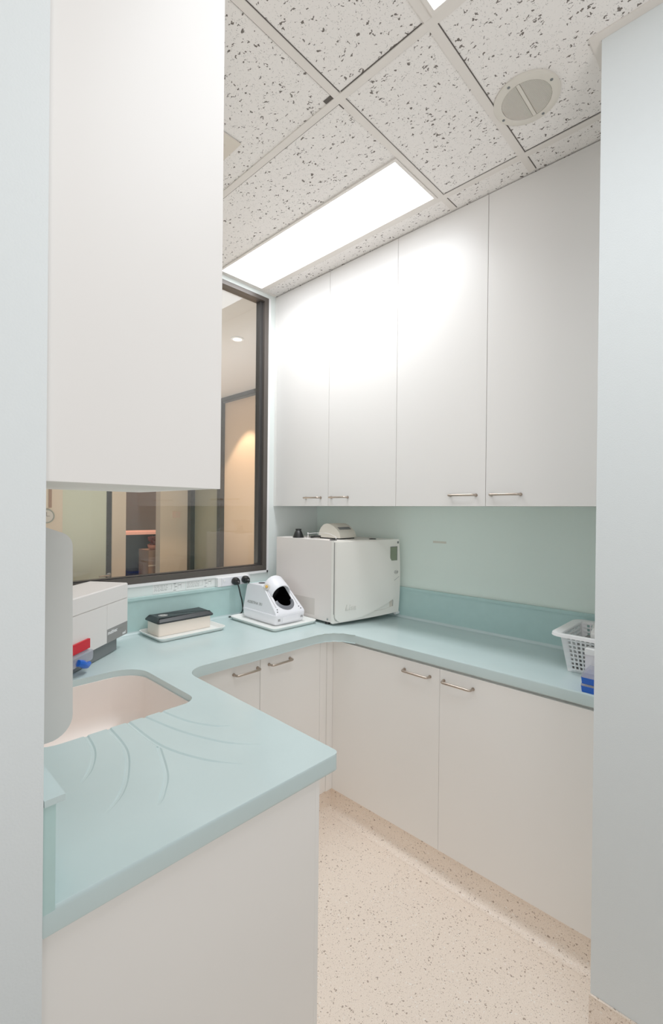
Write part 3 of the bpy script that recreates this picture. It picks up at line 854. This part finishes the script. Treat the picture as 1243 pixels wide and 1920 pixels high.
# slope frame : s up the slope
S0 = Vector((W_ / 2, .010, .066)); sdir = (Vector((0, .130, .176)) - Vector((0, .010, .066))).normalized()
MS = frame_at(S0, (1, 0, 0), sdir)    # local x right, y up-slope, z outward
SLn = (Vector((0, .130, .176)) - Vector((0, .010, .066))).length
hw, h0, h1 = .057, .010, SLn - .002
stad = [(hw * math.cos(R(a)), h0 + hw + hw * math.sin(R(a))) for a in range(180, 361, 12)] + [(hw * math.cos(R(a)), h1 - hw * .35 + hw * .9 * math.sin(R(a))) for a in range(0, 181, 12)]
cut = prism(bmesh.new(), stad, -.075, .05); cut.transform(MS)
boolean(shell, [cut])
bm = bmesh.new(); si = inset_poly(stad, .0006)
rings = []
for pl, z in ((si, -.0005), (si, -.0745), (inset_poly(stad, .004), -.072), (inset_poly(stad, .004), -.0005)):
    rings.append([bm.verts.new((p[0], p[1], z)) for p in pl])
for a, b in zip(rings, rings[1:] + rings[:1]):
    n = len(a)
    if a is rings[1]: continue
    for i in range(n): bm.faces.new((a[i], a[(i + 1) % n], b[(i + 1) % n], b[i]))
bm.faces.new(rings[1]); bm.faces.new(rings[2])
bm.transform(MS); obj('chamber', bm, M_BLACKG, t, world=False)
# smoked lower lip
bm = bmesh.new()
arc_o = [(hw * 1.06 * math.cos(R(a)), h0 + hw + hw * 1.06 * math.sin(R(a))) for a in range(180, 361, 10)]
arc_i = [(hw * .80 * math.cos(R(a)), h0 + hw + .004 + hw * .74 * math.sin(R(a))) for a in range(180, 361, 10)]
va_ = [bm.verts.new((p[0], p[1], .0012)) for p in arc_o]; vb_ = [bm.verts.new((p[0], p[1], .0055)) for p in arc_i]
vc_ = [bm.verts.new((p[0], p[1], -.006)) for p in arc_i]
for i in range(len(va_) - 1):
    bm.faces.new((va_[i], va_[i + 1], vb_[i + 1], vb_[i])); bm.faces.new((vb_[i], vb_[i + 1], vc_[i + 1], vc_[i]))
bm.transform(MS); obj('smoked_lip', bm, mat('smoke_grey', (96, 98, 104), .25), t, world=False)
# hood arch over the top of the opening
bm = bmesh.new()
R0, R1 = hw - .001, hw + .008
n = 18; rows = []
for yy, zoff in ((.118, 0), (.124, 0), (.176, 0), (.182, 0)):
    rows.append(yy)
rings = []
for s, (ra, cl) in enumerate((((R1 - .004), .124), (R1, .127), (R1, .174), (R1 - .006, .180), (R0, .174), (R0, .127), (R0 + .002, .124))):
    ring_ = []
    for k in range(n + 1):
        a = math.pi * k / n
        ring_.append(bm.verts.new((W_ / 2 + ra * math.cos(a), 0, 0)))
        x = ra * math.cos(a); zz = ra * .9 * math.sin(a)
        ring_[-1].co = Vector((W_ / 2 + x, .090 + (cl - .128) * 1.3, .142 + (cl - .128) * .86)) + Vector((0, -.30, .95)).normalized() * zz
    rings.append(ring_)
for i in range(len(rings)):
    a, b = rings[i], rings[(i + 1) % len(rings)]
    for k in range(n): bm.faces.new((a[k], a[k + 1], b[k + 1], b[k]))
obj('hood', bm, M_WPLASB, t, world=False, angle=40)
bm = lathe(bmesh.new(), [(.001, 0), (.019, 0), (.019, .003), (.015, .006), (.001, .006)], (0, 0, 0), 24)
bm.transform(frame_at((.036, .122, .184), (.5, -.6, 0), (.3, .3, .9)) @ Matrix.Identity(4))
obj('pressure_gauge', bm, mat('gauge_silver', (200, 196, 190), .3), t, world=False)
bm = lathe(bmesh.new(), [(.001, .0062), (.008, .0062), (.007, .012), (.001, .0125)], (0, 0, 0), 16)
bm.transform(frame_at((.036, .122, .184), (.5, -.6, 0), (.3, .3, .9)))
obj('amber_cap', bm, M_AMBER, t, world=False)
bm = lathe(bmesh.new(), [(.001, .0), (.021, .0), (.021, .0012), (.001, .0012)], (.085, .232, .1872), 24)
obj('filler_hole', bm, M_BLACK, t, world=False)
for sx in (-1, 1):
    bm = bmesh.new(); bx(bm, sx * .0725 - .002, sx * .0725 + .002, .03, SLn - .02, -.001, .0012); bm.transform(MS)
    obj('slot', bm, mat('slot_grey', (178, 176, 176), .5), t, world=False)
    for k in (0, 1):
        bm = lathe(bmesh.new(), [(.001, .0), (.0035, 0), (.0035, .0012), (.001, .0012)], (sx * (.0725 + .006 * k), .018 - .014 * k, 0), 12); bm.transform(MS)
        obj('button', bm, M_BLACK, t, world=False)
obj('front_flap', box(.045, W_ - .05, -.0022, .004, .016, .04), M_WPLASB, t, world=False, bevel=.0012)
for x in (.02, .028, W_ - .032, W_ - .024):
    obj('vent_slot', box(x, x + .003, -.0006, .002, .022, .034), M_DGREY, t, world=False)
lettering('lettering', 'ASSISTINA 301', .021, frame_at((wid(.092) - .0014, D_ - .036, .085), (0, -1, 0), (.14, 0, 1)), mat('lettering_mid', (120, 120, 116), .5), shell, .0006, space=1.05)

# ------------------------------------------------------------------ pouch sealer
d = Vector((.775, .63, 0)).normalized(); SRZ = math.atan2(d.y, d.x)
OX = Vector((.847, 2.03, BT)) - d * .415
t = thing('pouch_sealer', 'large grey sealing machine with dark base and red strip, behind the dispenser', 'machine', tuple(OX), SRZ)
SW = .415
DP = .17
obj('base', box(.02, SW - .065, .012, DP - .01, .004, .063), M_DGREY2, t, world=False, bevel=.002)
obj('foot', box(.03, SW - .085, .02, DP - .02, .0004, .004), M_BLACK, t, world=False)
bm = box(0, SW - .002, .002, DP, .0635, .213); obj('housing', bm, M_GREYP, t, world=False, bevel=.002)
pr = [(-.001, .2145), (-.001, .2725), (.004, .2765), (DP, .279), (DP, .2145)]
bm = profile(bmesh.new(), pr, 'X', 0, SW - .003)
obj('lid', bm, M_GREYP, t, world=False, bevel=.003)
obj('front_cover', box(.004, SW - .1605, -.001, .0015, .0575, .211), M_GREYP, t, world=False, bevel=.0006)
obj('front_cover', box(SW - .159, SW - .002, -.001, .0015, .111, .211), M_GREYP, t, world=False, bevel=.0006)
strip = obj('name_strip', box(SW - .159, SW - .002, -.001, .0015, .056, .1105), M_DGREY, t, world=False, bevel=.0004)
lettering('lettering', 'multivac', .021, frame_at((SW - .155, -.0013, .0885), (1, 0, 0), (0, 0, 1)), M_TEXTW, strip, .0003, shear=.2, bold=.0003)
lettering('lettering', 'ultra', .021, frame_at((SW - .076, -.0013, .0885), (1, 0, 0), (0, 0, 1)), M_TEXT, strip, .0003)
lettering('lettering', 'seal', .017, frame_at((SW - .042, -.0013, .062), (1, 0, 0), (0, 0, 1)), M_TEXTW, strip, .0003, bold=.0003)
obj('red_strip', box(.0, .128, -.0105, -.0015, .078, .113), M_RED, t, world=False, bevel=.001)
bm = prism(bmesh.new(), fillet([(-.02, .036), (.128, .036), (.128, .075), (-.02, .075)], .01, 4), .002, .022)
bm.transform(Matrix(((1, 0, 0, 0), (0, 0, -1, 0), (0, 1, 0, 0), (0, 0, 0, 1))))
obj('clear_guard', bm, M_CLEAR, t, world=False, bevel=.002)
bm = tube(bmesh.new(), [(.03, -.027, .052), (.045, -.031, .046), (.06, -.031, .036), (.078, -.029, .028), (.096, -.027, .031)], [.012, .013, .013, .011, .008], 10)
obj('cutter_knob', bm, M_BLUE, t, world=False)

# ------------------------------------------------------------------ basket, cartons
t = thing('basket', 'white perforated plastic basket on the bench end beside the wall', 'basket', (1.99, .475, BT))
zb, zr = BT + .0006, 1.067
bi = [(1.892, .402), (2.10, .402), (2.10, .552), (1.892, .552)]
ro = [(1.862, .387), (2.125, .387), (2.125, .572), (1.862, .572)]
def holes(bm, a, b, c, d_, nc, nr, mu, mv0, mv1, hr=.62):
    """wall a-b (bottom) d-c (top) with nc x nr square holes"""
    a, b, c, d_ = map(Vector, (a, b, c, d_))
    us = [0]; vs = [0]
    for k in range(nc):
        s = mu + (1 - 2 * mu) * k / (nc - 1 + hr); us += [s, s + (1 - 2 * mu) * hr / (nc - 1 + hr)]
    for k in range(nr):
        s = mv0 + (mv1 - mv0) * k / (nr - 1 + hr); vs += [s, s + (mv1 - mv0) * hr / (nr - 1 + hr)]
    us.append(1); vs.append(1)
    G = [[bm.verts.new((a * (1 - u) + b * u) * (1 - v) + (d_ * (1 - u) + c * u) * v) for u in us] for v in vs]
    for j in range(len(vs) - 1):
        for i in range(len(us) - 1):
            if i % 2 == 1 and j % 2 == 1: continue
            bm.faces.new((G[j][i], G[j][i + 1], G[j + 1][i + 1], G[j + 1][i]))
bm = bmesh.new()
B3 = [(x, y, zb) for x, y in bi]; T3 = [(x, y, zr) for x, y in ro]
holes(bm, B3[3], B3[0], T3[0], T3[3], 9, 8, .12, .1, .93)
holes(bm, B3[0], B3[1], T3[1], T3[0], 13, 8, .1, .1, .93)
holes(bm, B3[1], B3[2], T3[2], T3[1], 9, 8, .12, .1, .93)
holes(bm, B3[2], B3[3], T3[3], T3[2], 13, 8, .1, .1, .93)
bm.faces.new([bm.verts.new(p) for p in B3])
bmesh.ops.remove_doubles(bm, verts=bm.verts[:], dist=.0004)
o = obj('body', bm, M_WPLAS, t)
md = o.modifiers.new('thick', 'SOLIDIFY'); md.thickness = .0022; md.offset = 0
bm = bmesh.new()
ro_f = fillet(ro, .012, 5); rings = []
for off, z in ((0, zr - .004), (0, zr), (-.024, zr + .004), (-.030, zr + .002), (-.032, zr - .008), (-.030, zr - .008), (-.027, zr - .001)):
    rings.append([bm.verts.new((p[0], p[1], z)) for p in inset_poly(ro_f, off)])
for a, b in zip(rings, rings[1:] + rings[:1]):
    n = len(a)
    for i in range(n): bm.faces.new((a[i], a[(i + 1) % n], b[(i + 1) % n], b[i]))
obj('rim', bm, M_WPLAS, t)
for i, (x, y, z, rz) in enumerate(((2.055, .480, BT + .1358, 20), (1.965, .452, BT + .1358, 75))):
    bm = lathe(bmesh.new(), [(.006, -.032), (.026, -.034), (.03, -.028), (.03, .028), (.026, .034), (.006, .032)], (0, 0, 0), 24, axis='X')
    bm.transform(Matrix.Translation((x, y, z)) @ Matrix.Rotation(R(rz), 4, 'Z'))
    o = base_origin(obj('gauze_roll', bm, M_PAPER)); tag(o, ['white roll in the basket, the one deeper in', 'white roll in the basket, the one at its front edge'][i], 'roll', 'white rolls in the basket')
bm = box(1.935, 2.085, .415, .535, BT + .004, BT + .105)
o = base_origin(obj('carton', bm, M_DGREY, bevel=.002)); tag(o, 'grey carton lying inside the white basket under the rolls', 'box')
t = thing('carton', 'small white carton standing between basket and blue boxes', 'box', (1.835, .415, BT + .0005))
obj('body', box(1.815, 1.856, .356, .474, BT + .0005, 1.018), mat('pale_lilac_card', (222, 218, 222), .6), t, bevel=.001)
obj('lid', box(1.8135, 1.8575, .3555, .4755, 1.0185, 1.038), M_PAPER, t, bevel=.001)
z = BT + .0005
for k in range(2):
    t = thing('storage_box', ['blue plastic box with clear lid, lower of the two stacked by the wall', 'blue plastic box with clear lid, upper of the two stacked by the wall'][k], 'box', (1.755, .41, z), group='blue boxes on the bench end')
    pl = fillet([(1.703, .356), (1.808, .356), (1.808, .458), (1.703, .458)], .005, 4)
    h = .021
    bm = prism(bmesh.new(), inset_poly(pl, .003), z, z + h, pl)
    obj('tray', bm, M_BLUE, t)
    h2 = .007 if k == 0 else .016
    bm = prism(bmesh.new(), pl, z + h + .0004, z + h + h2, inset_poly(pl, .001 if k == 0 else .004))
    obj('lid', bm, M_CLEAR, t, bevel=.001)
    z += h + h2 + .0006

# ------------------------------------------------------------------ wall bits
t = thing('power_outlet', 'white double power outlet block on the wall below the window', 'outlet', (1.5, YW, 1.095))
PWX = YW - .028
obj('box', box(1.405, 1.618, PWX, YW - .0005, 1.0935, 1.142), M_WPLAS, t, bevel=.002)
obj('face_plate', box(1.428, 1.612, PWX - .005, PWX - .0003, 1.096, 1.140), M_WPLASB, t, bevel=.0015)
for x in (1.465, 1.525):
    obj('switch', box(x - .03, x - .018, PWX - .009, PWX - .0053, 1.122, 1.132), M_WPLAS, t, bevel=.001)
plugs = ((1.508, 1.118), (1.575, 1.121))
leads = ([(1.508, 2.155, 1.108), (1.515, 2.152, 1.085), (1.53, 2.157, 1.04), (1.545, 2.162, 1.0), (1.55, 2.163, .95), (1.52, 2.164, .9262), (1.46, 2.165, .9262)],
         [(1.577, 2.155, 1.115), (1.588, 2.158, 1.10), (1.60, 2.162, 1.05), (1.61, 2.162, .99), (1.63, 2.163, .945), (1.66, 2.164, .9262), (1.70, 2.164, .9262)])
for i, (x, zz) in enumerate(plugs):
    t = thing('power_plug', ['black plug in the outlet, further from the autoclave, its lead hanging down', 'black plug in the outlet, nearer the autoclave'][i], 'plug', (x, PWX - .02, zz), group='black plugs in the outlet')
    bm = lathe(bmesh.new(), [(.012, 0), (.021, -.002), (.0225, -.012), (.0215, -.022), (.016, -.034), (.008, -.037), (.001, -.0375)], (x, PWX - .0055, zz), 24, axis='Y')
    obj('cap', bm, M_BLACK, t)
    path = [(x, PWX - .034, zz - .004)] + leads[i]
    bm = tube(bmesh.new(), smooth_path(path, 6), .0042, 8)
    tube(bm, [(x, PWX - .03, zz), (x + .004, PWX - .042, zz - .006), (x + .008, PWX - .047, zz - .013)], [.011, .009, .005], 10)
    obj('lead', bm, M_BLACK, t)

def notice(x0, x1, label, seed):
    t = thing('notice_sign', label, 'notice', ((x0 + x1) / 2, YW - .001, 1.096), group='paper notices under the window')
    obj('sheet', box(x0, x1, YW - .0012, YW - .0004, 1.096, 1.1405), M_PAPER, t)
    rnd = random.Random(seed); bm = bmesh.new()
    y = YW - .0015
    def ln(a, b, z, h): bx(bm, x0 + a, x0 + b, y, y + .0002, z, z + h)
    w_ = x1 - x0
    ln(.004, w_ - .004, 1.138, .0006); ln(.004, w_ * .55, 1.1105, .0006)
    for k in range(5):
        z_ = 1.133 - k * .0065
        a = .006
        while a < w_ * .42:
            l = rnd.uniform(.005, .018); ln(a, min(a + l, w_ * .45), z_, .0014); a += l + .004
    for k in range(4): ln(w_ * (.56 + .1 * k), w_ * (.56 + .1 * k) + .0008, 1.108, .026)
    obj('print', bm, M_TEXT, t)
    bm = bmesh.new()
    for a, z_ in ((.62, 1.134), (.62, 1.1005), (.78, 1.125), (.66, 1.118)): ln(w_ * a, w_ * a + .014, z_, .0024)
    obj('bold_print', bm, M_TEXTD, t)
notice(1.05, 1.225, 'white printed notice below the window, nearer the sealing machine', 1)
notice(1.2295, 1.402, 'white printed notice below the window, beside the power outlet', 2)
bm = box(XR - .0012, XR - .0002, 1.245, 1.325, 1.351, 1.362)
o = base_origin(obj('wall_sticker', bm, mat('tape_beige', (206, 204, 188), .6))); tag(o, 'small beige strip of tape stuck on the mint wall', 'sticker')

# ------------------------------------------------------------------ the room beyond the window
YB = YW + .09
struct(base_origin(obj('floor_beyond', box(-1.5, 3.6, YB, 7.4, -.05, 0), M_RBROWN)))
struct(base_origin(obj('ceiling_beyond', box(-1.5, 3.6, YB, 7.4, CZ, CZ + .05), M_RCEIL)))
struct(base_origin(obj('wall_beyond_right', box(3.09, 3.2, YB, 4.735, 0, CZ), M_RPINK)))
struct(base_origin(obj('wall_beyond_corner', box(3.09, 3.2, 4.735, 5.45, 0, CZ), M_GREENG)))
bm = bmesh.new()
for y0, y1 in ((3.90, 4.03), (4.70, 4.765), (5.37, 5.449)): bx(bm, 3.03, 3.0895, y0, y1, 0, CZ - .05)
bx(bm, 3.03, 3.0895, YB + .01, 5.449, CZ - .05, CZ - .001)
struct(base_origin(obj('trim_4', bm, M_BRONZD)))
YF = 5.45
bm = bmesh.new()
bx(bm, 2.665, 3.2, YF, YF + .12, 0, CZ); bx(bm, 2.09, 2.247, YF, YF + .12, 0, CZ); bx(bm, -1.5, 1.58, YF, YF + .12, 0, CZ)
bx(bm, 1.58, 2.09, YF, YF + .12, 2.2, CZ); bx(bm, 2.247, 2.665, YF, YF + .12, 2.2, CZ)
struct(base_origin(obj('wall_beyond_back', bm, M_RBEIGE)))
struct(base_origin(obj('trim_5', box(1.448, 1.475, YF - .012, YF - .0003, 1.52, 2.3), M_RBROWN)))
struct(base_origin(obj('wall_beyond_end', box(1.2, 3.6, 7.2, 7.3, 0, CZ), M_RBROWN)))
d1 = struct(empty('door_1', (1.83, YF + .03, 0)))
obj('frosted_pane', box(1.585, 2.035, YF + .02, YF + .035, .02, 2.19), M_FROST, d1)
obj('stile', box(2.0355, 2.089, YF + .012, YF + .045, .005, 2.195), M_BRONZD, d1)
bm = lathe(bmesh.new(), [(.001, -.012), (.026, -.011), (.026, 0)], (2.06, YF + .0115, .76), 16, axis='Y')
tube(bm, [(2.06, YF + .0, .76), (2.06, YF - .035, .76), (2.04, YF - .04, .76), (1.94, YF - .04, .76)], .009, 8)
obj('lever_handle', bm, M_STEEL, d1)
t = thing('light_switch', 'beige light switch plate on the wall seen through the window', 'switch', (2.87, YF, 1.41))
obj('plate', box(2.825, 2.925, YF - .012, YF - .0005, 1.41, 1.49), mat('switch_pinkish', (226, 196, 176), .5), t, bevel=.003)
obj('rocker', box(2.868, 2.882, YF - .017, YF - .0125, 1.435, 1.465), M_RBEIGE, t)
t = thing('reception_counter', 'dark counter with coral top, warm light painted in as glow, in the room behind the window', 'counter', (2.5, 6.2, 0))
obj('front', box(2.28, 3.1, 6.02, 6.4, .001, 1.18), M_RDARK, t)
obj('top', box(2.26, 3.1, 5.98, 6.45, 1.1805, 1.215), M_RCORAL, t)
t = thing('side_cabinet', 'small brown cabinet in front of the dark counter beyond the window', 'cabinet', (2.63, 5.75, 0))
obj('body', box(2.6, 2.86, 5.62, 5.9, .001, 1.0), M_RBROWN, t)
obj('shelf_edge', box(2.595, 2.86, 5.612, 5.6195, .80, .815), M_RBEIGE, t)
t = thing('flower_bowl', 'pinkish flower bowl on the brown cabinet beyond the window', 'plant', (2.72, 5.72, 1.0005))
bm = lathe(bmesh.new(), [(.02, 0), (.03, 0), (.06, .03), (.065, .06), (.058, .06), (.05, .03), (.001, .012)], (2.70, 5.72, 1.0005), 20)
obj('bowl', bm, mat('coral_bowl', (214, 140, 118), .4), t)
bm = bmesh.new(); rnd = random.Random(3)
for k in range(40):
    a = rnd.uniform(0, 6.28); r_ = rnd.uniform(0, .07); hgt = rnd.uniform(.06, .16)
    c = Vector((2.70 + r_ * math.cos(a), 5.72 + r_ * math.sin(a), 1.0 + hgt))
    tube(bm, [Vector((2.70, 5.72, 1.03)), c], .002, 4)
    bmesh.ops.create_icosphere(bm, subdivisions=1, radius=.016, matrix=Matrix.Translation(c))
obj('flowers', bm, mat('flower_red', (120, 52, 44), .6), t)
t = thing('wall_clock', 'round pale wall clock on the wall beyond, beside the dispenser', 'clock', (1.43, YF, 1.43))
bm = lathe(bmesh.new(), [(.066, -.001), (.076, -.006), (.076, -.022), (.066, -.026), (.064, -.018), (.001, -.018)], (1.425, YF, 1.433), 32, axis='Y')
obj('rim', bm, mat('clock_rim', (150, 158, 148), .4), t)
bm = lathe(bmesh.new(), [(.063, -.0185), (.063, -.0205), (.001, -.0205)], (1.425, YF, 1.433), 32, axis='Y'); obj('dial', bm, M_RWHITE, t)
bm = bmesh.new(); bx(bm, 1.423, 1.427, YF - .022, YF - .0208, 1.433, 1.475); bx(bm, 1.425, 1.455, YF - .022, YF - .0208, 1.431, 1.435)
obj('hands', bm, M_RDARK, t)
t = thing('downlight', 'small round ceiling downlight seen through the window', 'light', (2.056, 2.972, CZ))
obj('bezel', ring(.034, .05, -.008, -.0005, 28), M_WPLAS, t, world=False)
bm = lathe(bmesh.new(), [(.0335, -.0008), (.033, -.004), (.02, -.006), (.001, -.006)], (0, 0, 0), 20)
obj('lamp', bm, emit_mat('lamp_glow', (255, 225, 195), 9), t, world=False)
def lamp(kind, name, loc, energy, col, **kw):
    L = bpy.data.lights.new(name, kind); L.energy = energy; L.color = col
    for k, v in kw.items(): setattr(L, k, v)
    o = bpy.data.objects.new(name, L); COL.objects.link(o); o.location = loc; return o
def tubes(name, x, y, w_, e):
    o = lamp('AREA', name, (x, y, CZ - .008), e, (.93, .97, 1), shape='RECTANGLE', size=w_); o.data.size_y = 1.14; o.data.spread = R(128)
tubes('light_tubes', 1.541, 1.606, .26, 8.2)
tubes('light_tubes', .768, .066, .54, 3.2)
lamp('SPOT', 'wall_washer', (2.80, 4.22, 2.74), 46, (1, .70, .48), spot_size=R(80), spot_blend=.25, shadow_soft_size=.03)
lamp('SPOT', 'counter_spot', (2.55, 6.15, 2.7), 60, (1, .6, .42), spot_size=R(35), spot_blend=.3, shadow_soft_size=.03)
o = lamp('AREA', 'beyond_fill', (1.6, 3.6, .8), 30, (1, .9, .8), shape='RECTANGLE', size=1.6); o.data.size_y = 1.6; o.rotation_euler = (math.pi, 0, 0)  # added fill, unseen below the sill, brightens the ceiling beyond
o = lamp('AREA', 'ceiling_fill', (-.4, -1.3, 1.5), 7, (1, .98, .96), shape='RECTANGLE', size=1.2); o.data.size_y = 1.2; o.data.spread = R(100)  # added fill behind the camera, imitates bounced light on the ceiling
o.rotation_euler = (Vector((1.0, 1.2, 2.83)) - Vector((-.4, -1.3, 1.5))).to_track_quat('-Z', 'Y').to_euler()

# ------------------------------------------------------------------ world: soft light from the corridor behind the camera
W = bpy.data.worlds.new('world'); SC.world = W; W.use_nodes = True
bg = W.node_tree.nodes['Background']; bg.inputs[0].default_value = (.90, .96, 1.0, 1); bg.inputs[1].default_value = .36
SC.cycles.max_bounces = 8; SC.cycles.diffuse_bounces = 5; SC.cycles.transparent_max_bounces = 12
SC.cycles.caustics_reflective = False; SC.cycles.caustics_refractive = False
SC.cycles.use_denoising = True
